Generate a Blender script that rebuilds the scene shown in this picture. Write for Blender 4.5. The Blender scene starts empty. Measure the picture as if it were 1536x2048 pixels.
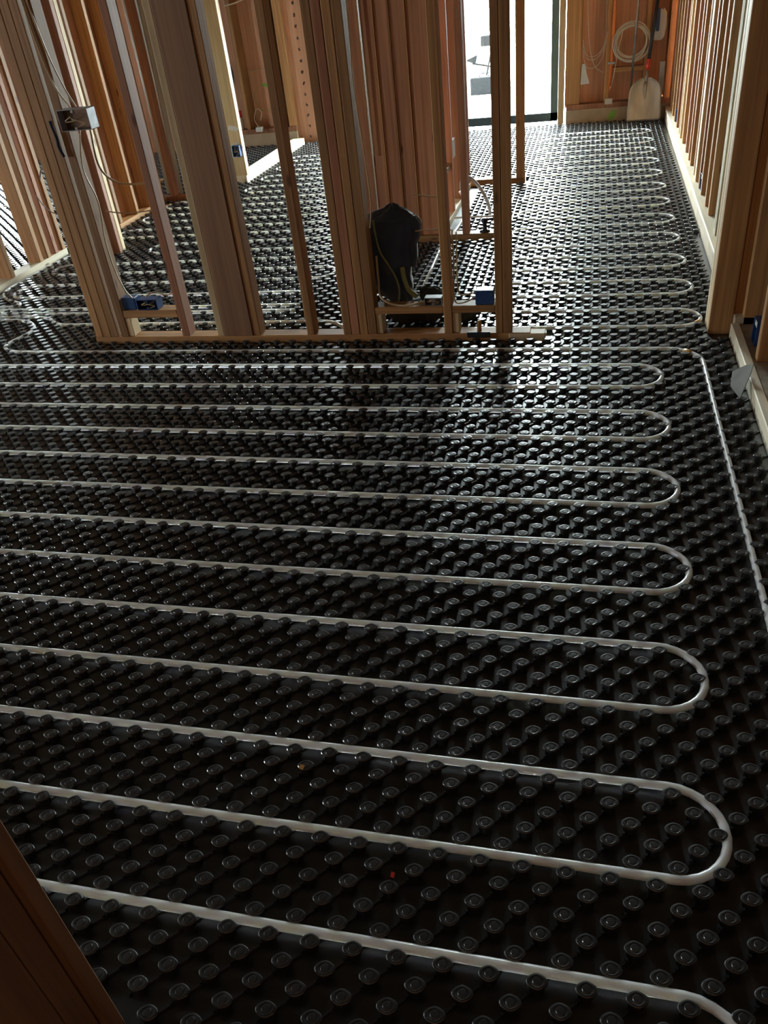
import bpy, bmesh, math, random
import numpy as np
from mathutils import Vector, Matrix
random.seed(7); rng = np.random.default_rng(7)
SC = bpy.context.scene
C = SC.collection

# ------------------------------------------------------------------ camera
cd = bpy.data.cameras.new('camera'); cam = bpy.data.objects.new('camera', cd); C.objects.link(cam)
Rm = ((0.97118977, 0.2163373, -0.09994297), (0.04214154, -0.56868614, -0.82147439), (-0.23455173, 0.79359577, -0.56141895))
M = Matrix(((Rm[0][0], -Rm[1][0], -Rm[2][0], 0.10425), (Rm[0][1], -Rm[1][1], -Rm[2][1], -0.64843),
            (Rm[0][2], -Rm[1][2], -Rm[2][2], 1.36718), (0, 0, 0, 1)))
cam.matrix_world = M
cd.sensor_fit = 'VERTICAL'; cd.sensor_height = 36; cd.sensor_width = 27; cd.lens = 1585.65 / 2048 * 36
cd.clip_start = 0.02; cd.clip_end = 200
SC.camera = cam

# ------------------------------------------------------------------ world, exposure, daylight
SC.view_settings.view_transform = 'Standard'; SC.view_settings.look = 'None'
SC.view_settings.gamma = 1; SC.view_settings.exposure = -1.0
W = bpy.data.worlds.new('sky'); SC.world = W; W.use_nodes = True
bg = W.node_tree.nodes['Background']; bg.inputs[0].default_value = (0.87, 0.97, 1.0, 1); bg.inputs[1].default_value = 172.0
def portal(name, loc, rot, sx, sy):
    l = bpy.data.lights.new(name, 'AREA'); l.shape = 'RECTANGLE'; l.size = sx; l.size_y = sy
    l.cycles.is_portal = True
    o = bpy.data.objects.new(name, l); C.objects.link(o); o.location = loc; o.rotation_euler = rot
HP = math.pi / 2
# area light points along -Z: rotate so it faces into the house
portal('daylight_back_door', (-0.68, 8.05, 1.28), (-HP, 0, 0), 0.9, 2.5)
portal('daylight_unseen_middle_door', (-2.0, 8.05, .65), (-HP, 0, 0), 1.0, 1.3)  # unseen opening, added for the reflections on the floor
portal('daylight_unseen_left_door', (-6.52, 8.05, .6), (-HP, 0, 0), .85, 1.2)  # unseen opening too, added for the bright floor at left
portal('daylight_added_window', (-8.95, 0.4, 1.35), (0, -HP, 0), 1.6, .6)  # added window, out of view, fills the fronts of the studs

# ------------------------------------------------------------------ materials
def nodemat(name, rough=0.6, base=(0.5, 0.5, 0.5), metal=0.0, spec=0.5):
    m = bpy.data.materials.new(name); m.use_nodes = True
    b = m.node_tree.nodes['Principled BSDF']
    b.inputs['Base Color'].default_value = (*base, 1); b.inputs['Roughness'].default_value = rough
    b.inputs['Metallic'].default_value = metal; b.inputs['Specular IOR Level'].default_value = spec
    return m, m.node_tree, b
def ramp(nt, pts):
    r = nt.nodes.new('ShaderNodeValToRGB'); e = r.color_ramp.elements
    while len(e) < len(pts): e.new(0.5)
    for i, (p, c) in enumerate(pts): e[i].position = p; e[i].color = (*c, 1)
    return r
def noisy(name, c1, c2, rough=0.6, scale=20, metal=0.0, bump=0.0, spec=0.5, detail=4, stretch=(1, 1, 1)):
    m, nt, b = nodemat(name, rough, c1, metal, spec)
    tc = nt.nodes.new('ShaderNodeTexCoord'); mp = nt.nodes.new('ShaderNodeMapping'); mp.inputs['Scale'].default_value = stretch
    n = nt.nodes.new('ShaderNodeTexNoise'); n.inputs['Scale'].default_value = scale; n.inputs['Detail'].default_value = detail
    r = ramp(nt, [(0.3, c1), (0.7, c2)])
    L = nt.links.new
    L(tc.outputs['Object'], mp.inputs['Vector']); L(mp.outputs[0], n.inputs['Vector']); L(n.outputs['Fac'], r.inputs[0]); L(r.outputs[0], b.inputs['Base Color'])
    if bump:
        bp = nt.nodes.new('ShaderNodeBump'); bp.inputs['Strength'].default_value = bump; bp.inputs['Distance'].default_value = 0.003
        L(n.outputs['Fac'], bp.inputs['Height']); L(bp.outputs[0], b.inputs['Normal'])
    return m
def wood(name, axis, dark, light, knots=True, rough=0.62, vary=0.25):
    """fir lumber: grain streaks along the axis, random tone per board, dark knots"""
    m, nt, b = nodemat(name, rough, light)
    L = nt.links.new; N = nt.nodes.new
    tc = N('ShaderNodeTexCoord'); oi = N('ShaderNodeObjectInfo')
    add = N('ShaderNodeVectorMath'); add.operation = 'ADD'
    sc = N('ShaderNodeVectorMath'); sc.operation = 'SCALE'; sc.inputs[0].default_value = (7.3, 11.1, 5.7)
    L(oi.outputs['Random'], sc.inputs['Scale']); L(tc.outputs['Object'], add.inputs[0]); L(sc.outputs[0], add.inputs[1])
    mp = N('ShaderNodeMapping'); s = [70, 70, 70]; s[axis] = 1.6; mp.inputs['Scale'].default_value = s
    L(add.outputs[0], mp.inputs['Vector'])
    n = N('ShaderNodeTexNoise'); n.inputs['Scale'].default_value = 1; n.inputs['Detail'].default_value = 5; n.inputs['Distortion'].default_value = 0.4
    L(mp.outputs[0], n.inputs['Vector'])
    mp2 = N('ShaderNodeMapping'); s2 = [9, 9, 9]; s2[axis] = 0.9; mp2.inputs['Scale'].default_value = s2
    L(add.outputs[0], mp2.inputs['Vector'])
    n2 = N('ShaderNodeTexNoise'); n2.inputs['Scale'].default_value = 1; n2.inputs['Detail'].default_value = 2
    L(mp2.outputs[0], n2.inputs['Vector'])
    mid = tuple((a + c) / 2 for a, c in zip(dark, light))
    r = ramp(nt, [(0.30, dark), (0.5, mid), (0.68, light)]); L(n.outputs['Fac'], r.inputs[0])
    r2 = ramp(nt, [(0.3, (0.78, 0.72, 0.66)), (0.7, (1.08, 1.05, 1.0))]); L(n2.outputs['Fac'], r2.inputs[0])
    mx = N('ShaderNodeMix'); mx.data_type = 'RGBA'; mx.blend_type = 'MULTIPLY'; mx.inputs[0].default_value = 1
    L(r.outputs[0], mx.inputs[6]); L(r2.outputs[0], mx.inputs[7])
    hv = N('ShaderNodeHueSaturation'); mr = N('ShaderNodeMapRange'); mr.inputs[3].default_value = 1 - vary; mr.inputs[4].default_value = 1 + vary
    L(oi.outputs['Random'], mr.inputs[0]); L(mr.outputs[0], hv.inputs['Value']); L(mx.outputs[2], hv.inputs['Color'])
    out = hv.outputs[0]
    if knots:
        mp3 = N('ShaderNodeMapping'); s3 = [11, 11, 11]; s3[axis] = 3.2; mp3.inputs['Scale'].default_value = s3
        L(add.outputs[0], mp3.inputs['Vector'])
        v = N('ShaderNodeTexVoronoi'); v.inputs['Scale'].default_value = 1; L(mp3.outputs[0], v.inputs['Vector'])
        k = ramp(nt, [(0.045, (0.35, 0.25, 0.2)), (0.11, (1, 1, 1))]); L(v.outputs['Distance'], k.inputs[0])
        mk = N('ShaderNodeMix'); mk.data_type = 'RGBA'; mk.blend_type = 'MULTIPLY'; mk.inputs[0].default_value = 1
        L(out, mk.inputs[6]); L(k.outputs[0], mk.inputs[7]); out = mk.outputs[2]
    L(out, b.inputs['Base Color'])
    bp = N('ShaderNodeBump'); bp.inputs['Strength'].default_value = 0.25; bp.inputs['Distance'].default_value = 0.001
    L(n.outputs['Fac'], bp.inputs['Height']); L(bp.outputs[0], b.inputs['Normal'])
    return m
FD, FL = (0.31, 0.15, 0.058), (0.52, 0.295, 0.12)
WZ = wood('fir_upright', 2, FD, FL); WX = wood('fir_along_x', 0, FD, FL); WY = wood('fir_along_y', 1, FD, FL)
RZ = wood('reddish_fir', 2, (0.31, 0.125, 0.065), (0.46, 0.225, 0.125))
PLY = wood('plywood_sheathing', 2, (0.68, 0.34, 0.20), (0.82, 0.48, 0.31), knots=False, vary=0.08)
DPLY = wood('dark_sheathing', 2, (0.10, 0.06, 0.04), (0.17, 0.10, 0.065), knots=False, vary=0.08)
PALEX = wood('pale_lit_wood_x', 0, (0.60, 0.48, 0.31), (0.80, 0.68, 0.48)); PALEY = wood('pale_lit_wood_y', 1, (0.80, 0.73, 0.56), (0.93, 0.88, 0.72), vary=0.04)  # paler wood copies, partly door light on plates and edges put into colour
PALEZ = wood('pale_lit_wood_z', 2, (0.62, 0.47, 0.27), (0.82, 0.67, 0.42), vary=0.12)  # upright copy, mostly for stud faces that catch the door light
MOLDZ = noisy('weathered_stud', (0.22, 0.19, 0.13), (0.62, 0.52, 0.36), 0.8, 14, stretch=(1, 1, 0.3))
CONC = noisy('concrete_curb', (0.42, 0.33, 0.23), (0.58, 0.47, 0.34), 0.85, 9, bump=0.3)
DUST = noisy('dusty_ledge', (0.34, 0.29, 0.23), (0.55, 0.49, 0.40), 0.95, 22, bump=0.5)
FRAME = noisy('dark_grey_aluminium', (0.05, 0.075, 0.08), (0.06, 0.09, 0.10), 0.35, 4, metal=0.3)
BLUE = noisy('blue_plastic', (0.015, 0.055, 0.17), (0.02, 0.07, 0.22), 0.4, 30)
STEEL = noisy('galvanised_steel', (0.30, 0.31, 0.33), (0.45, 0.46, 0.48), 0.38, 30, metal=0.85)
ALU = noisy('worn_aluminium', (0.40, 0.35, 0.27), (0.62, 0.56, 0.46), 0.38, 9, metal=0.5, bump=0.4, stretch=(1, 1, .3))
CABLE = noisy('tan_cable', (0.52, 0.40, 0.22), (0.62, 0.50, 0.30), 0.5, 30)
CABLEW = noisy('white_cable', (0.66, 0.62, 0.52), (0.78, 0.74, 0.64), 0.45, 30)
NAVY = noisy('navy_cloth', (0.018, 0.032, 0.066), (0.032, 0.052, 0.100), 0.85, 18, bump=0.6)
BLACKC = noisy('black_cloth', (0.018, 0.020, 0.022), (0.032, 0.033, 0.036), 0.8, 40, bump=0.5)
NAVY.node_tree.nodes['Principled BSDF'].inputs['Sheen Weight'].default_value = 0.6
LIME = noisy('olive_lime_trim', (0.20, 0.22, 0.08), (0.30, 0.32, 0.13), 0.6, 40)
ORANGE = noisy('orange_conduit', (0.80, 0.20, 0.05), (0.85, 0.26, 0.07), 0.45, 8)
RED = noisy('red_paint', (0.55, 0.03, 0.02), (0.62, 0.05, 0.03), 0.45, 8)
WHITE = noisy('white_plastic', (0.74, 0.76, 0.74), (0.82, 0.83, 0.80), 0.5, 12)
OUTBLACK = noisy('matt_black_case', (0.002, 0.0025, 0.003), (0.003, 0.0035, 0.004), 0.9, 20, spec=0.1)
BLACK = noisy('black_metal', (0.02, 0.025, 0.03), (0.04, 0.045, 0.05), 0.45, 20, metal=0.2)
OTAPE = noisy('amber_tape', (0.62, 0.36, 0.10), (0.74, 0.46, 0.16), 0.5, 20)
GREENP = noisy('green_marking_paint', (0.20, 0.46, 0.06), (0.30, 0.58, 0.12), 0.7, 60)
GREY = noisy('grey_board', (0.30, 0.28, 0.26), (0.38, 0.36, 0.33), 0.7, 12)
PATIO = noisy('pale_paving', (0.70, 0.72, 0.72), (0.80, 0.82, 0.82), 0.8, 4)
SOIL = noisy('subfloor_ceiling', (0.20, 0.15, 0.10), (0.26, 0.20, 0.13), 0.9, 3)
# glossy black moulded polystyrene of the knob mats
MAT = noisy('black_knob_mat', (0.0075, 0.0080, 0.0085), (0.011, 0.0117, 0.012), 0.42, 55, spec=0.75, detail=3)
MAT.node_tree.nodes['Principled BSDF'].inputs['Coat Weight'].default_value = 0.5; MAT.node_tree.nodes['Principled BSDF'].inputs['Coat Roughness'].default_value = 0.2
# milky pex pipe
PEX, nt, b = nodemat('milky_pex', 0.28, (0.92, 0.93, 0.86)); b.inputs['Subsurface Weight'].default_value = 1.0
b.inputs['Subsurface Radius'].default_value = (0.9, 0.9, 0.75); b.inputs['Subsurface Scale'].default_value = 0.03
# plastic sheet
SHEET, nt, b = nodemat('milky_plastic_sheet', 0.4, (0.62, 0.55, 0.44))
b.inputs['Transmission Weight'].default_value = 0.12
# glass pane that lets daylight straight through
GLASS = bpy.data.materials.new('clear_glass'); GLASS.use_nodes = True; nt = GLASS.node_tree; nt.nodes.clear()
o_ = nt.nodes.new('ShaderNodeOutputMaterial'); t_ = nt.nodes.new('ShaderNodeBsdfTransparent'); g_ = nt.nodes.new('ShaderNodeBsdfGlossy')
g_.inputs['Roughness'].default_value = 0.02; x_ = nt.nodes.new('ShaderNodeMixShader'); x_.inputs[0].default_value = 0.06
t_.inputs[0].default_value = (0.95, 0.98, 0.97, 1)
nt.links.new(t_.outputs[0], x_.inputs[1]); nt.links.new(g_.outputs[0], x_.inputs[2]); nt.links.new(x_.outputs[0], o_.inputs[0])

# ------------------------------------------------------------------ helpers
def link(name, me, mat, parent=None, loc=None):
    o = bpy.data.objects.new(name, me); C.objects.link(o)
    if mat is not None and not me.materials: me.materials.append(mat)
    if parent is not None: o.parent = parent
    if loc is not None: o.location = loc
    return o
def boxes(name, bl, mat, parent=None, bev=0.0025, smooth=False):
    """one mesh made of axis boxes, origin at the low centre of the first"""
    bm = bmesh.new()
    b0 = bl[0]; org = Vector(((b0[0] + b0[1]) / 2, (b0[2] + b0[3]) / 2, b0[4]))
    for (x0, x1, y0, y1, z0, z1) in bl:
        r = bmesh.ops.create_cube(bm, size=1)
        for v in r['verts']:
            v.co = Vector((x0 if v.co.x < 0 else x1, y0 if v.co.y < 0 else y1, z0 if v.co.z < 0 else z1)) - org
    if bev: bmesh.ops.bevel(bm, geom=list(bm.edges), offset=bev, segments=1, affect='EDGES')
    me = bpy.data.meshes.new(name); bm.to_mesh(me); bm.free()
    o = link(name, me, mat, parent)
    o.location = org - (Vector(parent.location) if parent is not None else Vector((0, 0, 0)))
    return o
def thing(name, label, cat, loc, group=None, kind=None):
    o = bpy.data.objects.new(name, None); C.objects.link(o); o.location = loc; o.empty_display_size = 0.1
    tag(o, label, cat, group, kind); return o
def tag(o, label=None, cat=None, group=None, kind=None):
    if label: o['label'] = label
    if cat: o['category'] = cat
    if group: o['group'] = group
    if kind: o['kind'] = kind
    return o
def catmull(pts, n=8, closed=False):
    P = [Vector(p) for p in pts]; out = []
    m = len(P); rngs = range(m if closed else m - 1)
    for i in rngs:
        if closed: p0, p1, p2, p3 = P[(i - 1) % m], P[i], P[(i + 1) % m], P[(i + 2) % m]
        else: p0, p1, p2, p3 = P[max(i - 1, 0)], P[i], P[i + 1], P[min(i + 2, m - 1)]
        for k in range(n):
            t = k / n
            out.append(0.5 * ((2 * p1) + (-p0 + p2) * t + (2 * p0 - 5 * p1 + 4 * p2 - p3) * t * t + (-p0 + 3 * p1 - 3 * p2 + p3) * t ** 3))
    if not closed: out.append(P[-1])
    return out
def sweep(bm, pts, r, seg=8, org=Vector((0, 0, 0)), caps=True, flat=1.0):
    pts = [Vector(p) for p in pts]; n = len(pts); rings = []
    up = Vector((0, 0, 1)); prev = None
    for i, p in enumerate(pts):
        t = (pts[min(i + 1, n - 1)] - pts[max(i - 1, 0)]).normalized()
        if prev is None:
            a = t.cross(up)
            if a.length < 0.05: a = t.cross(Vector((1, 0, 0)))
        else: a = prev - t * prev.dot(t)
        a.normalize(); b_ = t.cross(a).normalized(); prev = a
        rr = r[i] if isinstance(r, (list, tuple)) else r
        rings.append([bm.verts.new(p - org + a * math.cos(2 * math.pi * k / seg) * rr + b_ * math.sin(2 * math.pi * k / seg) * rr * flat) for k in range(seg)])
    for i in range(n - 1):
        for k in range(seg):
            f = bm.faces.new((rings[i][k], rings[i][(k + 1) % seg], rings[i + 1][(k + 1) % seg], rings[i + 1][k])); f.smooth = True
    if caps:
        bm.faces.new(rings[0]); bm.faces.new(list(reversed(rings[-1])))
def tube(name, paths, r, mat, parent=None, seg=8, org=None, flat=1.0):
    bm = bmesh.new()
    if org is None: org = Vector(paths[0][0])
    for p in paths: sweep(bm, p, r, seg, org, flat=flat)
    bmesh.ops.recalc_face_normals(bm, faces=bm.faces)
    me = bpy.data.meshes.new(name); bm.to_mesh(me); bm.free()
    o = link(name, me, mat, parent); o.location = org - (Vector(parent.location) if parent is not None else Vector((0, 0, 0)))
    return o
def lathe(name, prof, mat, parent=None, loc=(0, 0, 0), seg=24):
    bm = bmesh.new(); rings = []
    for (r, zz) in prof: rings.append([bm.verts.new((r * math.cos(2 * math.pi * k / seg), r * math.sin(2 * math.pi * k / seg), zz)) for k in range(seg)])
    for i in range(len(rings) - 1):
        for k in range(seg):
            f = bm.faces.new((rings[i][k], rings[i][(k + 1) % seg], rings[i + 1][(k + 1) % seg], rings[i + 1][k])); f.smooth = True
    bm.faces.new(list(reversed(rings[0]))); bm.faces.new(rings[-1])
    me = bpy.data.meshes.new(name); bm.to_mesh(me); bm.free()
    o = link(name, me, mat, parent); o.location = Vector(loc) - (Vector(parent.location) if parent is not None else Vector((0, 0, 0)))
    return o
def solid(name, outline, thick, mat, parent=None, frame=None, bev=0.0):
    """flat outline (2D) given real thickness; frame = (origin, ax, ay)"""
    o0, ax, ay = [Vector(v) for v in frame]; nz = ax.cross(ay).normalized()
    bm = bmesh.new(); vs = [bm.verts.new(ax * p[0] + ay * p[1]) for p in outline]
    f = bm.faces.new(vs); r = bmesh.ops.extrude_face_region(bm, geom=[f])
    for v in r['geom']:
        if isinstance(v, bmesh.types.BMVert): v.co += nz * thick
    bmesh.ops.recalc_face_normals(bm, faces=bm.faces)
    if bev: bmesh.ops.bevel(bm, geom=list(bm.edges), offset=bev, segments=1, affect='EDGES')
    me = bpy.data.meshes.new(name); bm.to_mesh(me); bm.free()
    o = link(name, me, mat, parent); o.location = o0 - (Vector(parent.location) if parent is not None else Vector((0, 0, 0)))
    return o
S = 0.0762           # knob pitch
RW = S * 0.50729     # row spacing
TOP = 2.62           # ceiling height

# ------------------------------------------------------------------ the setting
def struct(o): o['kind'] = 'structure'; return o
struct(boxes('ceiling', [(-9.2, 1.1, -3.6, 8.2, TOP, TOP + 0.1)], SOIL, bev=0))
# --- floor of black knob mats
def knob_proto(nseg, prof):
    """closed moulded knob: round stem, cap with two pointed ears; prof = (radius factor rule, z)"""
    th = np.arange(nseg) * 2 * np.pi / nseg
    rings = []
    for kind, r, zz in prof:
        if kind == 'r': rr = np.full(nseg, r)
        else: rr = r * (1 + 0.36 * np.abs(np.cos(th - 0.12)) ** 5)
        rings.append(np.stack([rr * np.cos(th), rr * np.sin(th), np.full(nseg, zz)], 1))
    V = np.concatenate(rings + [np.array([[0, 0, prof[-1][2]]])]); F4 = []; F3 = []
    for i in range(len(prof) - 1):
        for k in range(nseg): F4.append((i * nseg + k, i * nseg + (k + 1) % nseg, (i + 1) * nseg + (k + 1) % nseg, (i + 1) * nseg + k))
    c = len(V) - 1; b0 = (len(prof) - 1) * nseg
    for k in range(nseg): F3.append((b0 + k, b0 + (k + 1) % nseg, c, c))
    return V, np.array(F4), np.array(F3)[:, :3]
near = knob_proto(24, [('r', .0125, 0), ('r', .0105, .016), ('e', .0112, .0175), ('e', .0132, .0188), ('e', .0130, .0212), ('e', .0118, .0226), ('e', .0096, .0229), ('r', .0080, .0224), ('r', .0073, .0222), ('r', .0064, .0232), ('r', .0030, .0233)])
midk = knob_proto(14, [('r', .0125, 0), ('r', .0108, .017), ('e', .0132, .0190), ('e', .0128, .0218), ('e', .0112, .0230)])
fark = knob_proto(10, [('r', .0120, 0), ('r', .0108, .0175), ('e', .0132, .0195), ('e', .0126, .0230)])
def rib_proto():
    d = np.array([S / 2, RW]); L_ = np.linalg.norm(d); d = d / L_; n_ = np.array([-d[1], d[0]]); V = []
    for t in (0.010, L_ - 0.010):
        for w_, zz in ((-.0028, 0), (-.0016, .0045), (.0016, .0045), (.0028, 0)):
            V.append([*(d * t + n_ * w_), zz])
    F = [(0, 1, 5, 4), (1, 2, 6, 5), (2, 3, 7, 6), (0, 3, 2, 1), (4, 5, 6, 7)]
    # locating peg at the lower-left of the knob
    c = -d * 0.0175; k0 = len(V)
    for zz, rr in ((0, .0032), (.009, .0026)):
        for k in range(6): V.append([c[0] + rr * math.cos(k * math.pi / 3), c[1] + rr * math.sin(k * math.pi / 3), zz])
    for k in range(6): F.append((k0 + k, k0 + (k + 1) % 6, k0 + 6 + (k + 1) % 6, k0 + 6 + k))
    F.append((k0 + 6, k0 + 7, k0 + 8, k0 + 9)); F.append((k0 + 6, k0 + 9, k0 + 10, k0 + 11))
    return np.array(V), np.array(F)
ribV, ribF = rib_proto()
Rn = np.array(Rm); Cn = np.array([0.10425, -0.64843, 1.36718])
def in_view(x, y, mx, my):
    d = np.stack([x, y, np.zeros_like(x)], 1) - Cn; v = d @ Rn.T
    with np.errstate(divide='ignore', invalid='ignore'):
        px = v[:, 0] / v[:, 2] * 1585.65 + 768; py = v[:, 1] / v[:, 2] * 1585.65 + 1024
    return (v[:, 2] > 0.2) & (px > -mx) & (px < 1536 + mx) & (py < 2048 + my) & (py > 0)
pts = []
for k in range(-12, 203):
    yy = (k + .5) * RW
    off = 0.5 if k % 2 == 0 else 0.0
    us = np.arange(-118, 11) + off
    pts.append(np.stack([us * S, np.full(len(us), yy)], 1))
P = np.concatenate(pts)
edge = np.where(P[:, 1] < 2.6, 0.662, 0.675 + 0.008 * (P[:, 1] - 2.7))
keep = (P[:, 0] < edge) & (P[:, 1] < 7.66) & in_view(P[:, 0], P[:, 1], 420, 330)
def inrect(x0, x1, y0, y1): return (P[:, 0] > x0) & (P[:, 0] < x1) & (P[:, 1] > y0) & (P[:, 1] < y1)
CUT = [(-2.215, -0.05, 2.585, 2.705), (-1.20, -0.37, 4.085, 4.20), (-0.83, -0.69, 4.18, 5.46), (-0.83, -0.34, 5.44, 5.56), (-3.42, -3.285, 2.3, 4.17),
       (-2.985, -2.87, 4.08, 4.2), (-3.32, -3.18, 4.68, 5.50), (-3.32, -2.92, 5.46, 5.60), (-2.86, -2.69, 6.0, 7.66), (-0.76, -0.555, -0.5, -0.175), (0.59, 0.7, 2.6, 2.8)]
for c in CUT: keep &= ~inrect(c[0] - .012, c[1] + .012, c[2] - .012, c[3] + .012)
P = P[keep]
vl, f4, f3, nv = [], [], [], 0
def inst(proto, Q, rz=None):
    global nv
    V, A, B = proto; n = len(Q)
    if n == 0: return
    vv = np.repeat(V[None], n, 0).copy(); vv[:, :, 0] += Q[:, None, 0]; vv[:, :, 1] += Q[:, None, 1]
    vl.append(vv.reshape(-1, 3)); base = (np.arange(n) * len(V) + nv)[:, None, None]
    if len(A): f4.append((A[None] + base).reshape(-1, 4))
    if len(B): f3.append((B[None] + base).reshape(-1, 3))
    nv += n * len(V)
Q = P + rng.normal(0, 0.0004, P.shape)
dist = np.hypot(Q[:, 0] - .1, Q[:, 1] + .65)
inst(near, Q[dist < 2.7]); inst(midk, Q[(dist >= 2.7) & (dist < 5)]); inst(fark, Q[dist >= 5])
inst((ribV, ribF, np.zeros((0, 3), int)), Q[dist < 5.2])
# base sheet
g = [(-9.2, -3.6), (1.0, -3.6), (1.0, 8.2), (-9.2, 8.2)]
vl.append(np.array([[x, y, 0.0] for x, y in g])); f4.append(np.array([[nv, nv + 1, nv + 2, nv + 3]])); nv += 4
VV = np.concatenate(vl); A4 = np.concatenate(f4); A3 = np.concatenate(f3)
me = bpy.data.meshes.new('floor'); me.vertices.add(len(VV)); me.vertices.foreach_set('co', VV.astype(np.float32).ravel())
me.loops.add(A4.size + A3.size); me.loops.foreach_set('vertex_index', np.concatenate([A4.ravel(), A3.ravel()]).astype(np.int32))
me.polygons.add(len(A4) + len(A3))
me.polygons.foreach_set('loop_start', np.concatenate([np.arange(len(A4)) * 4, A4.size + np.arange(len(A3)) * 3]).astype(np.int32))
sm = np.zeros(len(A4) + len(A3), bool)
me.polygons.foreach_set('use_smooth', sm)
me.update(calc_edges=True); me.validate()
fl = link('floor', me, MAT); struct(fl)

# --- right wall: curb / plate, studs every 40 cm, sheathing behind
wr = thing('wall_right', None, None, (0.72, 2.6, 0), kind='structure')
def lx(y): return 0.688 + 0.009 * (y - 2.7)      # inner face of the curb
me = bpy.data.meshes.new('curb'); bm = bmesh.new()
def skewbox(bm, y0, y1, xa0, xa1, xb0, xb1, z0, z1, org):
    vs = [bm.verts.new(Vector(p) - org) for p in ((xa0, y0, z0), (xb0, y0, z0), (xb1, y1, z0), (xa1, y1, z0), (xa0, y0, z1), (xb0, y0, z1), (xb1, y1, z1), (xa1, y1, z1))]
    for f in ((0, 3, 2, 1), (4, 5, 6, 7), (0, 1, 5, 4), (1, 2, 6, 5), (2, 3, 7, 6), (3, 0, 4, 7)): bm.faces.new([vs[i] for i in f])
O = Vector(wr.location)
def skew(name, mat, parent, *args):
    bm = bmesh.new(); org = Vector((args[2], args[0], args[6])); skewbox(bm, *args, org); bmesh.ops.bevel(bm, geom=list(bm.edges), offset=.003, segments=1, affect='EDGES')
    me = bpy.data.meshes.new(name); bm.to_mesh(me); bm.free(); o = link(name, me, mat, parent); o.location = org - Vector(parent.location); return o
skew('curb', CONC, wr, 2.62, 7.68, lx(2.62) + .004, lx(7.68) + .004, .9, .9, 0, .085)
skew('bottom_plate', PALEY, wr, 2.79, 7.68, lx(2.79) + .0, lx(7.68) + .0, .86, .86, .085, .104)
skew('ledge_board', PALEY, wr, -0.9, 2.62, .680, .680, .712, .712, 0, .060)
skew('dusty_ledge', DUST, wr, -0.9, 2.62, .713, .713, .9, .9, 0, .052)
FARST = [8.134, 7.865, 7.529, 7.145, 6.77, 6.407, 5.893, 5.65, 5.244, 4.974, 4.473, 4.037]
for i, y in enumerate([7.62, 7.40, 7.145, 6.87, 6.60, 6.33, 5.97, 5.893 + .09, 5.65, 5.40, 5.244, 4.974, 4.62, 4.473, 4.22, 4.037]):
    x0 = lx(y) + 0.032
    boxes('stud', [(x0, x0 + .089, y, y + .038, .104, TOP)], WZ if i % 4 else RZ, wr)
# double studs, lit room edges put in as paler wood, then the weathered one and its neighbour
for (y, m_) in ((6.17, PALEZ), (4.80, PALEZ), (4.84, PALEZ), (3.66, MOLDZ), (3.70, MOLDZ), (3.50, PALEZ), (3.46, PALEZ)):
    x0 = lx(y) + 0.028
    boxes('stud', [(x0, x0 + .089, y, y + .038, .104, TOP)], m_, wr)
for y in (2.62, 2.26, 1.88, 1.47, 1.06, .65):
    boxes('stud', [(.724, .82, y, y + .038, .052, TOP)], WZ, wr)
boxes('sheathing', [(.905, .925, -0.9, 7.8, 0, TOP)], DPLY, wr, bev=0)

# --- corner post standing out of the right wall
po = thing('framing_post', 'brown laminated framing post standing out from the right wall between near and far stud bays', 'post', (.64, 2.65, 0))
boxes('stud', [(.602, .691, 2.650, 2.688, 0, TOP)], WZ, po)
boxes('stud', [(.603, .692, 2.689, 2.727, 0, TOP)], PALEZ, po)
boxes('stud', [(.602, .691, 2.728, 2.766, 0, TOP)], PALEZ, po)  # paler plies carry the door light on the post's left edge
boxes('backing_stud', [(.693, .86, 2.66, 2.70, 0.0, TOP)], WZ, po)

# --- back wall
wb = thing('wall_back', None, None, (0, 7.78, 0), kind='structure')
for (xa, xb) in ((-.14, .90), (-4.0, -2.78)):
    boxes('curb', [(xa, xb, 7.68, 7.90, 0, .125)], CONC, wb)
    boxes('sill_plate', [(xa, xb, 7.685, 7.80, .125, .168)], RZ, wb)
    boxes('sheathing', [(xa - .02, xb, 7.885, 7.905, .12, TOP)], PLY, wb, bev=0)
for xa, xb, m_ in ((-.215, -.165, PALEZ), (-.155, -.02, WZ), (.192, .232, WZ), (.525, .563, WZ), (.72, .80, WZ), (-3.315, -3.275, WZ), (-3.9, -3.862, WZ), (-2.94, -2.90, WZ), (-3.72, -3.68, WZ)):
    boxes('stud', [(xa, xb, 7.70 if xa > -.16 else (7.69 if xa > -1 else 7.70), 7.885, .168 if (xa > -.16 or xa < -1) else 0, TOP)], m_, wb)
boxes('blocking', [(.233, .525, 7.72, 7.80, .40, .44)], WX, wb)
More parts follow.
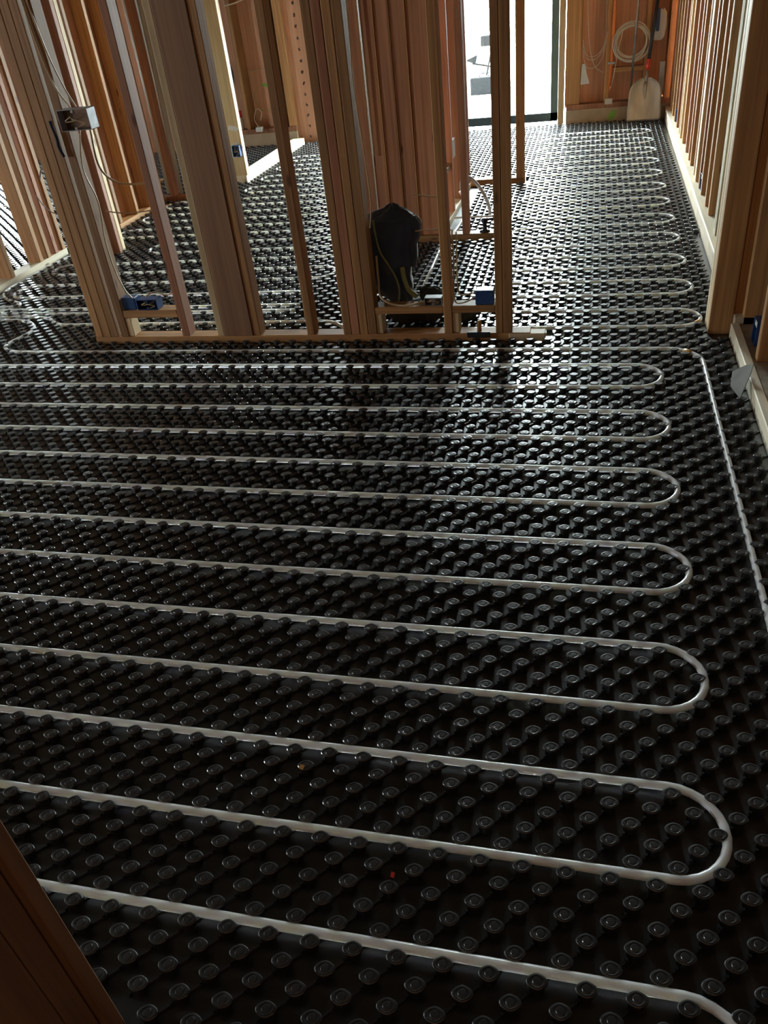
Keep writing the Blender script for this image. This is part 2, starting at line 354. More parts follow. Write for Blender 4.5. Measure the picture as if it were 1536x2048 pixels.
# plywood panel with a row of nail heads
pn = boxes('plywood_panel', [(-2.775, -2.50, 7.755, 7.775, 0, TOP)], PLY, wb)
bm = bmesh.new()
for k in range(26):
    r = bmesh.ops.create_cone(bm, cap_ends=True, segments=8, radius1=.008, radius2=.006, depth=.004)
    for v in r['verts']: v.co = Vector((v.co.x - .115 + random.uniform(-.012, .006), v.co.z - .012, v.co.y + .06 + k * .095 + random.uniform(-.015, .015)))
me = bpy.data.meshes.new('nail_heads'); bm.to_mesh(me); bm.free()
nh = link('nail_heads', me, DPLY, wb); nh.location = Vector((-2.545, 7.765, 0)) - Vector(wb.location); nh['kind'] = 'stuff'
boxes('trimmer', [(-2.86, -2.776, 7.70, 7.885, .0, TOP)], WZ, wb)
boxes('upper_wall', [(-1.5, .9, 7.80, 7.90, 2.51, TOP), (-2.50, -1.48, 7.80, 7.90, 1.26, TOP), (-6.96, -6.1, 7.80, 7.90, 1.16, TOP), (-9.0, -6.955, 7.80, 7.90, 0, TOP), (-6.1, -4.92, 7.80, 7.90, 0, TOP), (-4.89, -3.7, 7.80, 7.90, 0, TOP), (-1.48, -1.14, 7.80, 7.90, 0, TOP)], PLY, wb, bev=0)  # thin gap at the left post added to brighten the floor there
# other outer walls, mostly outside the picture
wl = boxes('wall_left', [(-9.1, -9.0, -3.6, .1, 0, TOP), (-9.1, -9.0, .7, 8.0, 0, TOP), (-9.1, -9.0, .1, .7, 0, .55), (-9.1, -9.0, .1, .7, 2.15, TOP)], PLY, bev=0); struct(wl)  # opening left for the added side window
wf = boxes('wall_front', [(-9.1, 1.0, -3.6, -3.5, 0, TOP)], PLY, bev=0); struct(wf)
wn = boxes('wall_near_right', [(.905, .925, -3.6, -0.9, 0, TOP)], PLY, bev=0); struct(wn)
# --- doors: dark aluminium frame and a pane
def door(name, x0, x1, y, h):
    d = thing(name, None, None, ((x0 + x1) / 2, y, 0), kind='structure')
    boxes('door_frame', [(x0, x0 + .065, y - .04, y + .06, .03, h), (x1 - .065, x1, y - .04, y + .06, .03, h), (x0, x1, y - .04, y + .06, .025, .10), (x0, x1, y - .04, y + .06, h - .06, h + .01)], FRAME, d)
    boxes('pane', [(x0 + .06, x1 - .06, y + .01, y + .016, .09, h - .05)], GLASS, d, bev=0)
door('door_1', -1.14, -.222, 7.85, 2.50); door('unseen_door_2', -2.48, -1.48, 7.85, 1.25); door('unseen_door_3', -6.95, -6.1, 7.85, 1.15)  # second and third are unseen, added and sized for the floor light
gr = boxes('ground', [(-20, 12, 8.0, 30, -.18, -.08)], PATIO, bev=0); struct(gr)

# ------------------------------------------------------------------ stud partitions
Y0, Y1 = 2.600, 2.672
mw = thing('stud_partition', 'open stud partition with wide centre post in the middle of the room, nearest the camera', 'partition', (-1.2, 2.63, 0))
boxes('bottom_plate', [(-2.205, -.115, Y0, Y1, 0, .037)], WX, mw)
boxes('plate_end', [(-.205, -.052, Y0 - .004, Y0 + .05, .0, .034)], PALEX, mw)
for xa, xb, m_ in ((-2.200, -2.161, WZ), (-2.160, -2.118, WZ), (-2.117, -2.078, WZ), (-2.061, -2.020, WZ), (-1.737, -1.700, RZ), (-1.556, -1.523, PALEZ),
                   (-1.377, -1.342, WZ), (-1.115, -1.080, WZ), (-.942, -.905, WZ), (-.904, -.866, RZ), (-.864, -.828, WZ), (-.826, -.787, WZ),
                   (-.483, -.447, WZ), (-.261, -.230, WZ), (-.229, -.194, WZ)):
    boxes('stud', [(xa, xb, Y0, Y1, .037, TOP)], m_, mw)
BIG = wood('brown_beam_post', 2, (0.24, 0.125, 0.07), (0.34, 0.20, 0.115), knots=False)
boxes('wide_post', [(-1.521, -1.379, Y0 - .004, Y1 + .01, .037, TOP)], BIG, mw)
boxes('blocking', [(-.786, -.484, Y0 + .001, Y1, .128, .160)], WX, mw)
boxes('blocking', [(-.446, -.262, Y0 + .001, Y1, .128, .160)], WX, mw)
boxes('blocking', [(-2.019, -1.738, Y0 + .001, Y1, .130, .166)], WX, mw)
for xa in (-.786, -.446, -2.019): boxes('cripple', [(xa, xa + .028, Y0 + .004, Y1, .038, .128)], PALEZ, mw)

hw = thing('stud_partition', 'reddish partition of close packed boards behind the hanging jacket', 'partition', (-.8, 4.13, 0))
boxes('bottom_plate', [(-1.17, -.385, 4.10, 4.175, 0, .04)], WX, hw)
for k, (xa, xb) in enumerate([(-1.175, -1.120), (-1.108, -1.041), (-1.034, -.959), (-.952, -.873), (-.866, -.748)]):
    dy = .005 * k
    boxes('board', [(xa, xb, 4.10 + dy, 4.14 + dy, .04, TOP)], RZ, hw)
    boxes('lit_board_edge', [(xb + .0003, xb + .0068, 4.097 + dy, 4.14 + dy, .04, TOP)], WZ, hw, bev=.001)  # lit sides of the boards put in as lighter strips
boxes('stud', [(-.612, -.573, 4.10, 4.175, .04, TOP)], RZ, hw)
boxes('stud', [(-.425, -.388, 4.10, 4.175, .04, TOP)], RZ, hw)
hs = thing('stud_partition', 'short side partition running towards the bright glass door, with a low cross block', 'partition', (-.77, 4.7, 0))
boxes('bottom_plate', [(-.815, -.735, 4.26, 5.42, 0, .04)], PALEY, hs)
for y in (4.30, 4.62, 4.95, 5.22, 5.38): boxes('stud', [(-.815, -.735, y, y + .037, .04, TOP)], RZ, hs)
boxes('blocking', [(-.810, -.745, 4.34, 4.62, .30, .335)], WY, hs)
boxes('grey_pad', [(-.765, -.742, 4.66, 4.80, .34, .45)], GREY, hs)
tw = thing('stud_partition', 'small partition end with a single stud in front of the glass door', 'partition', (-.57, 5.49, 0))
boxes('bottom_plate', [(-.80, -.352, 5.45, 5.53, 0, .045)], WX, tw)
boxes('stud', [(-.412, -.354, 5.45, 5.53, .045, TOP)], WZ, tw)

# left closet wall
cw = thing('stud_partition', 'leftmost stud wall with a pale bottom plate beside the curling pipe', 'partition', (-3.35, 3.4, 0))
boxes('bottom_plate', [(-3.405, -3.305, 2.2, 4.15, 0, .042)], PALEY, cw)
for y, m_ in ((2.75, WZ), (3.12, WZ), (3.53, WZ), (3.84, WZ), (3.93, WZ), (4.02, RZ), (4.105, WZ)):
    boxes('stud', [(-3.40, -3.308, y, y + .038, .042, TOP)], m_, cw)
op = thing('framing_post', 'reddish door-side post with a pale edge coloured as lit, left of the metal switch box', 'post', (-2.93, 4.14, 0))
boxes('stud', [(-2.975, -2.884, 4.10, 4.139, 0, TOP)], RZ, op)
boxes('lit_edge_stud', [(-2.975, -2.883, 4.14, 4.178, 0, TOP)], PALEZ, op)  # paler stud stands for the door light on the post's right side
lw = thing('sheathed_wall', 'orange plywood backed stud wall behind the left part of the near partition', 'wall frame', (-3.25, 5.1, 0))
boxes('bottom_plate', [(-3.30, -3.20, 4.70, 5.48, 0, .04)], WY, lw)
for y in (4.72, 4.98, 5.20, 5.42): boxes('stud', [(-3.29, -3.205, y, y + .038, .04, TOP)], WZ, lw)
boxes('plywood', [(-3.315, -3.30, 4.70, 5.48, .0, TOP)], PLY, lw, bev=0)
os_ = thing('framing_post', 'narrow sunlit orange post beside the bright strip of floor at left', 'post', (-5.0, 7.7, 0))
boxes('stud', [(-5.06, -4.93, 7.68, 7.76, 0, TOP)], WZ, os_)
cp = thing('stud_partition', 'low cross partition in front of the hanging plastic sheet', 'partition', (-3.1, 5.5, 0))
boxes('bottom_plate', [(-3.29, -2.93, 5.49, 5.57, 0, .04)], RZ, cp)
boxes('stud', [(-3.165, -3.125, 5.49, 5.57, .04, TOP)], RZ, cp)
boxes('stud', [(-2.975, -2.937, 5.49, 5.57, .04, TOP)], RZ, cp)
fw = thing('stud_partition', 'light orange post at the end of a low white plate, carrying a blue box', 'partition', (-2.76, 6.1, 0))
boxes('bottom_plate', [(-2.83, -2.71, 6.02, 7.66, 0, .06)], PALEY, fw)  # pale wood carries the blown-out light on the plate top
boxes('stud', [(-2.82, -2.705, 6.03, 6.07, .06, TOP)], PALEZ, fw)
boxes('stud', [(-2.82, -2.712, 6.07, 6.11, .06, TOP)], WZ, fw)
# near post at lower left
NP = wood('brown_weathered_wood', 2, (0.20, 0.11, 0.06), (0.32, 0.19, 0.11), knots=False)
np_ = thing('framing_post', 'dark brown wall-end post cutting across the lower left corner', 'post', (-.64, -.3, 0))
boxes('panel_edge', [(-.74, -.567, -.214, -.190, 0, TOP)], NP, np_)
boxes('stud', [(-.74, -.583, -.256, -.2155, 0, TOP)], NP, np_)
boxes('stud', [(-.74, -.583, -.50, -.257, 0, TOP)], NP, np_)

# ------------------------------------------------------------------ heating pipes
PR, PZ = .0086, .0140
def v2(u, v): return (u * S, v * RW)
def arc(cx, cy, r, a0, a1, n=14):
    return [(cx + r * math.cos(a0 + (a1 - a0) * k / n), cy + r * math.sin(a0 + (a1 - a0) * k / n)) for k in range(n + 1)]
def pipe(name, pts2, label, group='milky heating pipes clipped into the black knob mats'):
    pts3 = [(x, y, PZ) for x, y in pts2]
    # drop duplicate points
    out = [pts3[0]]
    for p in pts3[1:]:
        if (Vector(p) - Vector(out[-1])).length > 1e-4: out.append(p)
    o = tube(name, [out], PR, PEX, seg=12); tag(o, label, 'pipe', group); return o
RU = 2.5 * RW
def serp(vs, xl, xr, right_first=True):
    """serpentine through rows vs between x = xl and x = xr"""
    pts = []; side = 1 if right_first else -1
    for i, v in enumerate(vs):
        y = v * RW
        a, b_ = (xl(i), xr(i)) if side > 0 else (xr(i), xl(i))
        pts += [(a, y), (b_, y)]
        if i < len(vs) - 1:
            r = (vs[i + 1] - v) * RW / 2
            if side > 0: pts += arc(b_, y + r, r, -HP, HP)[1:]
            else: pts += arc(b_, y + r, r, -HP, -3 * HP)[1:]
        side = -side
    return pts
# foreground circuit: legs at rows -5..60
XR = 5.2 * S - RU
pf = serp([-5, 0, 5, 10, 15, 20, 25, 30, 35, 40, 45, 50, 55, 60][0:2], lambda i: -.60, lambda i: XR)
A = serp([-5, 0], lambda i: -.40, lambda i: XR)
full = [(-0.36, -5 * RW), (XR, -5 * RW)] + arc(XR, -RU, RU, -HP, HP)[1:]
left = lambda i: -2.6
legs = [0] + list(range(5, 65, 5))
side = -1; y = 0
cur = full
for i, v in enumerate(legs):
    y = v * RW
    if side < 0:     # heading left
        xe = -2.75
        cur += [(xe, y)]
        if v < 60: cur += arc(xe, y + RU, RU, -HP, -3 * HP)[1:]
    else:
        cur += [(XR, y)]
        if v < 60: cur += arc(XR, y + RU, RU, -HP, HP)[1:]
    side = -side
pipe('heating_pipe', cur, 'long milky heating pipe snaking back and forth in wide loops across the foreground mats')
# row 64 pipe: curls in from the left, runs across, then bends towards the camera along the right wall
p13 = [(-3.7, 2.91), (-2.972, 2.905), (-2.846, 2.897), (-2.749, 2.861), (-2.678, 2.783), (-2.67, 2.696), (-2.695, 2.594), (-2.681, 2.534), (-2.608, 2.488), (-2.48, 64 * RW)]
c13 = [(p.x, p.y) for p in catmull([(a, b_, 0) for a, b_ in p13], 8)]
c13 += [(-1.0, 64 * RW), (.42, 64 * RW)] + arc(.42, 64 * RW - .135, .135, HP, 0)[1:] + [(.557, 1.6), (.560, .5), (.56, -.4)]
pipe('heating_pipe', c13, 'milky supply pipe that turns and runs down beside the right wall')
# right hand circuit beyond the partition
XR2 = 7.70 * S - RU
vs = list(range(70, 190, 5))
p14 = [(p.x, p.y) for p in catmull([(-3.7, 2.985, 0), (-2.998, 2.947, 0), (-2.85, 2.950, 0), (-2.685, 2.922, 0), (-2.607, 2.863, 0), (-2.527, 2.826, 0), (-2.35, 2.822, 0), (-1.30, 2.824, 0), (-1.128, 2.824, 0), (-1.044, 2.800, 0), (-.981, 2.738, 0), (-.90, 70 * RW, 0)], 6)]
pipe('heating_pipe', p14 + serp(vs, lambda i: (-.88 if i == 0 else -.36 + .13), lambda i: XR2), 'milky heating pipe looping along the corridor by the right wall towards the glass door')
# left room circuit
vsl = [84, 89.5, 94.5, 99.5, 104.5, 109.5, 114.5, 119.5, 124.5, 129.5, 134.5, 139.5, 144.5, 149.5, 154.5, 159.5, 164.5, 169.5, 174.5, 179.5]
def lxl(i):
    v = vsl[i]
    if v < 101: return -3.06
    if v < 113: return -2.58
    if v < 140: return -3.02
    return -2.50
# the loops close towards the closet: shift pairs so the left bends join 84-89.5, 94.5-99.5 ...
pipe('heating_pipe', serp(vsl, lambda i: lxl(i), lambda i: -1.35, right_first=False), 'milky heating pipe looping across the left room behind the wide post')
lead = catmull([(-3.7, 3.115, 0), (-3.15, 3.10, 0), (-3.03, 3.115, 0), (-3.02, 3.165, 0), (-3.14, 3.225, 0), (-3.235, 3.32, 0), (-3.275, 3.45, 0), (-3.275, 3.66, 0), (-3.262, 3.80, 0), (-3.235, 4.0, 0), (-3.20, 4.18, 0), (-3.19, 4.30, 0)], 8)
pipe('heating_pipe', [(-3.7, 3.075), (-2.9, 79 * RW), (-1.3, 79 * RW)], 'milky straight pipe third behind the near partition at left, running out towards the closet')
pipe('heating_pipe', [(p.x, p.y) for p in lead], 'milky pipe curling in an S beside the leftmost bottom plate')
lead2 = [Vector((-3.7, 3.03, 0)), Vector((-3.04, 3.003, 0)), Vector((-2.84, 2.995, 0)), Vector((-2.40, 77 * RW, 0)), Vector((-1.3, 77 * RW, 0))]
pipe('heating_pipe', [(p.x, p.y) for p in lead2], 'milky straight feed pipe second behind the near partition at left')
pipe('heating_pipe', [(-.700, 3.25), (-.708, 3.6), (-.722, 4.05), (-.68, 4.25), (-.66, 4.80)], 'short bright pipe run slanting along the side partition behind the jacket')
pipe('heating_pipe', [(-6.6, 5.6), (-3.5, 5.6)], 'milky pipe on the bright mats of the far left room')
# amber tape collars
def tape(x, y, ang, label):
    d = Vector((math.cos(ang), math.sin(ang), 0)) * .016; c = Vector((x, y, PZ))
    o = tube('tape_band', [[c - d, c + d]], PR + .0022, OTAPE, seg=12); tag(o, label, 'tape', 'amber tape bands on the heating pipes')
a_ = math.radians(40); tape(.42 + .135 * math.sin(a_), 64 * RW - .135 + .135 * math.cos(a_), -a_, 'amber tape band on the pipe where it turns down the right wall')
a_ = math.radians(-38); tape(XR2 + RU * math.cos(a_), 72.5 * RW + RU * math.sin(a_), a_ + HP, 'amber tape band on the loop end beside the right post')

# ------------------------------------------------------------------ boxes and cables
def open_box(name, label, x0, x1, y0, y1, z0, z1, mat, parts=True, face='-y'):
    t = thing(name, label, 'electrical box', ((x0 + x1) / 2, (y0 + y1) / 2, z0), 'electrical boxes on the wall framing')
    w_ = .003
    boxes('box_shell', [(x0, x1, y0, y1, z0, z0 + w_), (x0, x1, y0, y1, z1 - w_, z1), (x0, x0 + w_, y0, y1, z0, z1), (x1 - w_, x1, y0, y1, z0, z1), (x0, x1, y1 - w_, y1, z0, z1)], mat, t, bev=.0006)
    xm = (x0 + x1) / 2
    for zz in (z0 + w_, z1 - .014): boxes('screw_lug', [(xm - .006, xm + .006, y0, y0 + .006, zz, zz + .011)], mat, t, bev=.001)
    if parts:
        c = Vector((xm, (y0 + y1) / 2, (z0 + z1) / 2)); dx = (x1 - x0) * .38; dz = (z1 - z0) * .36
        ps = [catmull([(c.x - dx, y1 - .006, c.z + dz), (c.x - dx * .3, y0 + .010, c.z + dz * .2), (c.x + dx * .8, y0 + .012, c.z - dz * .5), (c.x + dx * .1, y0 + .006, c.z - dz)], 6),
              catmull([(c.x + dx, y1 - .006, c.z + dz), (c.x + dx * .2, y0 + .014, c.z), (c.x - dx * .9, y0 + .010, c.z - dz * .2), (c.x - dx * .2, y0 + .004, c.z + dz * .5)], 6)]
        for p_ in ps: tube('wire_tail', [p_], .0022, CABLE, t, seg=6)
    return t
def closed_box(name, label, x0, x1, y0, y1, z0, z1, mat):
    t = thing(name, label, 'electrical box', ((x0 + x1) / 2, (y0 + y1) / 2, z0), 'electrical boxes on the wall framing')
    boxes('box_shell', [(x0, x1, y0, y1, z0, z1)], mat, t, bev=.003)
    for q in ((x1 - .013, x1 - .009, y0 - .0012, y0, z0 + .012, z0 + .016), (x1 - .013, x1 - .009, y0 - .0012, y0, z1 - .02, z1 - .016)): boxes('knockout', [q], STEEL, t, bev=.0004)
    return t
open_box('switch_box', 'square metal switch box with wire tails high on the left end studs', -2.025, -1.885, 2.560, 2.625, .950, 1.030, STEEL)
closed_box('outlet_box', 'solid blue outlet box at the left of the pair on the low block', -2.016, -1.945, 2.612, 2.665, .167, .224, BLUE)
open_box('outlet_box', 'open blue outlet box with loose wires on the low left block', -1.935, -1.830, 2.604, 2.660, .167, .216, BLUE)
closed_box('outlet_box', 'single blue outlet box on the low block next to the bright floor', -.345, -.268, 2.606, 2.660, .1605, .222, BLUE)
open_box('outlet_box', 'small grey open box on the low block below the jacket', -.565, -.488, 2.606, 2.65, .1605, .195, STEEL)
def wall_box(y, label):
    x0 = lx(y) + .035 if y > 2.7 else .735
    zb = .104 if y > 2.7 else .052
    t = thing('outlet_box', label, 'electrical box', (x0 + .03, y, zb), 'blue boxes along the right wall')
    boxes('box_shell', [(x0, x0 + .06, y - .035, y - .032, zb + .002, zb + .095), (x0, x0 + .06, y + .032, y + .035, zb + .002, zb + .095), (x0, x0 + .06, y - .032, y + .032, zb + .002, zb + .005), (x0, x0 + .06, y - .032, y + .032, zb + .092, zb + .095), (x0 + .057, x0 + .06, y - .032, y + .032, zb + .005, zb + .092)], BLUE, t, bev=.0005)
    boxes('wire_cover', [(x0 + .004, x0 + .05, y - .028, y + .028, zb + .062, zb + .09)], WHITE, t, bev=.003)
wall_box(6.88, 'farthest blue outlet box in the right wall'); wall_box(4.57, 'blue outlet box between right wall studs half way down the corridor')
wall_box(2.44, 'blue outlet box in the right wall nearest the camera')
ob = closed_box('outlet_box', 'white faced outlet box on the back wall plate left of the shovel', .205, .272, 7.625, 7.68, .160, .205, WHITE)
ob = closed_box('outlet_box', 'white faced outlet box under the green circle on the back left wall', -3.195, -3.130, 7.62, 7.68, .150, .192, WHITE)
pb = open_box('outlet_box', 'blue outlet box on the lower part of the light orange post', -2.78, -2.715, 5.985, 6.028, .215, .30, BLUE)
pt = solid('paper_patch', [(0, 0), (.10, .01), (.115, .09), (.07, .125), (.015, .10)], .002, WHITE, None, ((-2.815, 6.028, .20), (1, 0, 0), (0, 0, 1)))
tag(pt, 'white patch stuck on the light orange post behind the blue box', 'tape')
pt = solid('tape_strip', [(0, .02), (.07, 0), (.10, .02), (.075, .04), (.01, .05)], .002, WHITE, None, ((-2.80, 6.028, .40), (1, 0, 0), (0, 0, 1)))
tag(pt, 'white tape strip on the light orange post above the blue box', 'tape')

def cable(pts, label, mat=CABLE, r=.0045, n=8, group='electrical cables in the wall framing', name='electrical_cable'):
    o = tube(name, [catmull(pts, n)], r, mat, seg=8, flat=.6); tag(o, label, 'cable', group); return o
f_ = Y0 - .006
cable([(-2.03, f_, 1.90), (-2.05, f_, 1.55), (-2.045, f_, 1.30), (-2.02, f_, 1.12), (-1.97, 2.585, 1.035)], 'tan cable running down into the metal switch box')
cable([(-1.99, f_, 1.90), (-2.03, f_, 1.52), (-2.015, f_, 1.28), (-1.985, f_, 1.13), (-1.945, 2.587, 1.035)], 'second tan cable running down into the metal switch box')
cable([(-1.96, 2.59, .948), (-2.00, f_, .80), (-1.975, f_, .66), (-1.995, f_, .50), (-1.99, f_, .36), (-1.965, f_ - .004, .27), (-1.945, 2.60, .226)], 'tan cable from the metal switch box down to the blue boxes')
cable([(-1.93, 2.62, .945), (-1.95, 2.64, .80), (-1.93, 2.70, .72), (-1.84, 2.72, .70), (-1.70, 2.705, .715)], 'tan cable sagging to the right below the metal switch box')
cable([(-2.01, 2.69, .60), (-1.93, 2.70, .585), (-1.80, 2.70, .59), (-1.69, 2.70, .61)], 'tan cable crossing level to the first full stud')
cable([(-1.90, 2.64, .219), (-1.86, 2.66, .232), (-1.80, 2.67, .215), (-1.77, 2.68, .25), (-1.755, 2.70, .34), (-1.752, 2.70, .60)], 'tan cable rising from the open blue box along the first full stud')
loop = [(-2.13 + .10 * math.cos(t), 3.1 + .03 * math.sin(t), .86 + .10 * math.sin(t)) for t in [k * .5 for k in range(0, 14)]]
cable([( -2.26 + .085 * math.cos(t), 2.72 + .01 * t, .70 + .12 * math.sin(t) - .008 * t) for t in [2.6 - k * .45 for k in range(0, 13)]], 'grey loop of cable hanging behind the left end studs', GREY)
cable([(-.755, 2.588, 2.2), (-.764, 2.588, 1.25), (-.770, 2.588, 1.04), (-.757, 2.588, .80), (-.750, 2.588, .61), (-.768, 2.60, .50)], 'tan cable stapled down the stud pack left of the jacket')
cable([(-.345, 2.64, .185), (-.40, 2.61, .170), (-.435, 2.615, .185), (-.440, 2.67, .30), (-.443, 2.685, .43), (-.46, 2.695, .455), (-.60, 2.70, .452)], 'tan cable curving from the single blue box up beside the slim stud')
cable([(-.335, 2.655, .205), (-.395, 2.665, .185), (-.425, 2.67, .20), (-.432, 2.71, .32), (-.430, 2.715, .44)], 'second tan cable curving from the single blue box')
cable([(-.775, 2.68, .36), (-.772, 2.66, .26), (-.752, 2.60, .205), (-.69, 2.597, .172), (-.62, 2.597, .170), (-.565, 2.62, .178)], 'tan cable sagging under the jacket to the small grey box')
cable([(-.60, 2.70, .60), (-.53, 2.70, .588), (-.47, 2.70, .585)], 'short tan cable from the jacket shoulder to the slim stud')
cable([(-1.112, 4.09, 2.2), (-1.10, 4.09, 1.0), (-1.10, 4.09, .5)], 'cable running down the left board of the reddish partition')
nb = cable([(-2.090, f_, .99), (-2.084, f_ - .003, .96), (-2.078, f_ - .004, .92), (-2.081, f_ - .004, .89), (-2.070, f_ - .003, .85)], 'dark navy strip of tape stuck on the left end studs', NAVY, r=.007, name='tape_strip')
nb['category'] = 'tape'; del nb['group']

# grey flexible hose and tap on the short partition plate
ho = thing('flexible_hose', 'grey flexible hose arching over the mats behind the jacket', 'hose', (-.80, 4.9, 0))
tube('hose', [catmull([(-.705, 4.75, .12), (-.705, 4.78, .19), (-.66, 4.82, .20), (-.58, 4.78, .13), (-.52, 4.66, .06), (-.50, 4.55, .012)], 8)], .011, GREY, ho)
tube('hose_end', [[(-.71, 4.74, .14), (-.69, 4.74, .11)]], .016, WHITE, ho)
st = thing('white_batten', 'short white batten lying on the mats behind the slim stud', 'batten', (-.6, 4.5, .03))
tube('stick', [[(-.72, 4.50, .032), (-.50, 4.50, .032), (-.40, 4.53, .032)]], .006, WHITE, st)
tp = thing('pipe_tap', 'dark pipe tap standing on the short partition plate', 'tap', (-.47, 4.14, .04))
lathe('tap_body', [(.030, 0), (.030, .006), (.013, .010), (.013, .050), (.019, .053), (.019, .072), (.012, .078)], BLACK, tp, (-.485, 4.14, .04), 16)
tube('tap_handle', [[(-.485, 4.14, .105), (-.430, 4.14, .112)]], .007, BLACK, tp)
rb = thing('pipe_stub', 'small stub of pipe rising through the near plate beside the slim stud', 'pipe', (-.33, 2.64, .037))
lathe('stub', [(.010, 0), (.010, .045), (.007, .047)], WZ, rb, (-.335, 2.63, .037), 12)
boxes('stub_plate', [(-.385, -.285, 2.590, 2.598, .02, .045)], BLACK, rb)

# ------------------------------------------------------------------ jacket and bag
def lump(name, rows, mat, parent=None, seg=44, folds=.010, fk=7, seed=0, org=None):
    """lofted cloth volume from rows (z, xl, xr, yc, depth)"""
    r_ = random.Random(seed); ph = [r_.uniform(0, 6.28) for _ in range(8)]
    # refine rows
    R_ = []
    for i in range(len(rows) - 1):
        for k in range(5):
            t = k / 5; t2 = t * t * (3 - 2 * t)
            R_.append([a + (b_ - a) * (t if j == 0 else t2) for j, (a, b_) in enumerate(zip(rows[i], rows[i + 1]))])
    R_.append(list(rows[-1]))
    if org is None: org = Vector(((rows[0][1] + rows[0][2]) / 2, rows[0][3], rows[-1][0]))
    bm = bmesh.new(); rings = []
    for z_, xl, xr, yc, d in R_:
        cx, w_ = (xl + xr) / 2, (xr - xl) / 2; ring = []
        for k in range(seg):
            a = 2 * math.pi * k / seg
            cs, sn = math.cos(a), math.sin(a)
            ex = math.copysign(abs(cs) ** .8, cs); ey = math.copysign(abs(sn) ** .7, sn)
            fo = folds * (math.sin(fk * a + ph[0] + z_ * 9) + .6 * math.sin((fk + 4) * a + ph[1] - z_ * 17) + .7 * math.sin(z_ * 46 + 2 * a + ph[2])) * min(1, d / .05)
            ring.append(bm.verts.new(Vector((cx + (w_ + fo * .35) * ex, yc + (d + fo) * ey, z_ + .006 * math.sin(5 * a + ph[3]))) - org))
        rings.append(ring)
    for i in range(len(rings) - 1):
        for k in range(seg):
            f = bm.faces.new((rings[i][k], rings[i][(k + 1) % seg], rings[i + 1][(k + 1) % seg], rings[i + 1][k])); f.smooth = True
    bm.faces.new(rings[0]); bm.faces.new(list(reversed(rings[-1])))
    bmesh.ops.recalc_face_normals(bm, faces=bm.faces)
    me = bpy.data.meshes.new(name); bm.to_mesh(me); bm.free()
    o = link(name, me, mat, parent); o.location = org - (Vector(parent.location) if parent is not None else Vector((0, 0, 0))); return o
YJ = 2.765
jk = thing('hanging_jacket', 'dark navy work jacket with lime trim hanging behind the low block', 'jacket', (-.70, YJ, .12))
lump('jacket_body', [(.552, -.712, -.700, YJ, .006), (.538, -.735, -.672, YJ, .018), (.515, -.800, -.630, YJ, .030), (.498, -.862, -.606, YJ, .036), (.480, -.868, -.598, YJ, .044),
                     (.44, -.865, -.606, YJ, .050), (.40, -.866, -.622, YJ, .052), (.35, -.866, -.628, YJ, .054), (.30, -.856, -.640, YJ, .055), (.25, -.838, -.648, YJ, .055),
                     (.20, -.812, -.640, YJ, .055), (.165, -.780, -.645, YJ, .055), (.14, -.750, -.65, YJ, .045), (.130, -.74, -.655, YJ, .03)], NAVY, jk, folds=.008, seed=3)
lump('sleeve', [(.500, -.630, -.602, YJ - .01, .02), (.47, -.632, -.582, YJ - .012, .028), (.43, -.628, -.588, YJ - .012, .03), (.38, -.634, -.608, YJ - .01, .028), (.33, -.640, -.610, YJ - .01, .026), (.29, -.645, -.618, YJ - .01, .018)], NAVY, jk, folds=.004, seed=5, seg=24)
tube('lime_piping', [catmull([(-.782, YJ - .050, .502), (-.776, YJ - .060, .44), (-.762, YJ - .064, .37), (-.728, YJ - .066, .31), (-.700, YJ - .067, .25), (-.692, YJ - .066, .20), (-.700, YJ - .062, .15), (-.715, YJ - .050, .135)], 8)], .0045, LIME, jk, seg=8)
tube('lime_cuff', [catmull([(-.672, YJ - .058, .30), (-.666, YJ - .062, .25), (-.650, YJ - .062, .20), (-.618, YJ - .050, .165)], 8)], [.012] * 25, LIME, jk, seg=8, flat=.5)
tube('hem_cord', [catmull([(-.874, YJ - .03, .46), (-.895, YJ - .03, .42), (-.892, YJ - .03, .36), (-.86, YJ - .045, .33)], 8)], .003, GREY, jk, seg=6)
gl = lump('work_glove', [(.200, -.60, -.535, 2.725, .012), (.188, -.604, -.51, 2.725, .024), (.172, -.606, -.500, 2.725, .026), (.160, -.604, -.510, 2.725, .024), (.150, -.60, -.52, 2.725, .018)], BLACKC, None, folds=.004, seed=8, seg=28)
tag(gl, 'black glove-like bundle tucked against the slim stud below the jacket', 'glove')
bgo = thing('tool_bag', 'black soft bag slumped on the mats below the hanging jacket', 'bag', (-.66, 2.80, .02))
lump('bag_body', [(.112, -.76, -.55, 2.83, .03), (.10, -.80, -.52, 2.82, .07), (.08, -.80, -.51, 2.81, .085), (.05, -.775, -.515, 2.81, .085), (.034, -.745, -.53, 2.81, .075), (.0245, -.72, -.55, 2.81, .06)], BLACKC, bgo, folds=.008, seed=11)
tube('bag_strap', [catmull([(-.77, 2.76, .08), (-.70, 2.72, .11), (-.62, 2.72, .10), (-.55, 2.75, .07)], 8)], .008, BLACKC, bgo, flat=.4)
rg = lump('dark_rag', [(.078, -.47, -.40, 2.80, .02), (.068, -.50, -.375, 2.80, .045), (.045, -.50, -.37, 2.80, .05), (.0245, -.48, -.38, 2.80, .04)], BLACKC, None, folds=.005, seed=13, seg=28)
tag(rg, 'dark rag on the mats behind the near plate, right of the slim stud', 'rag')

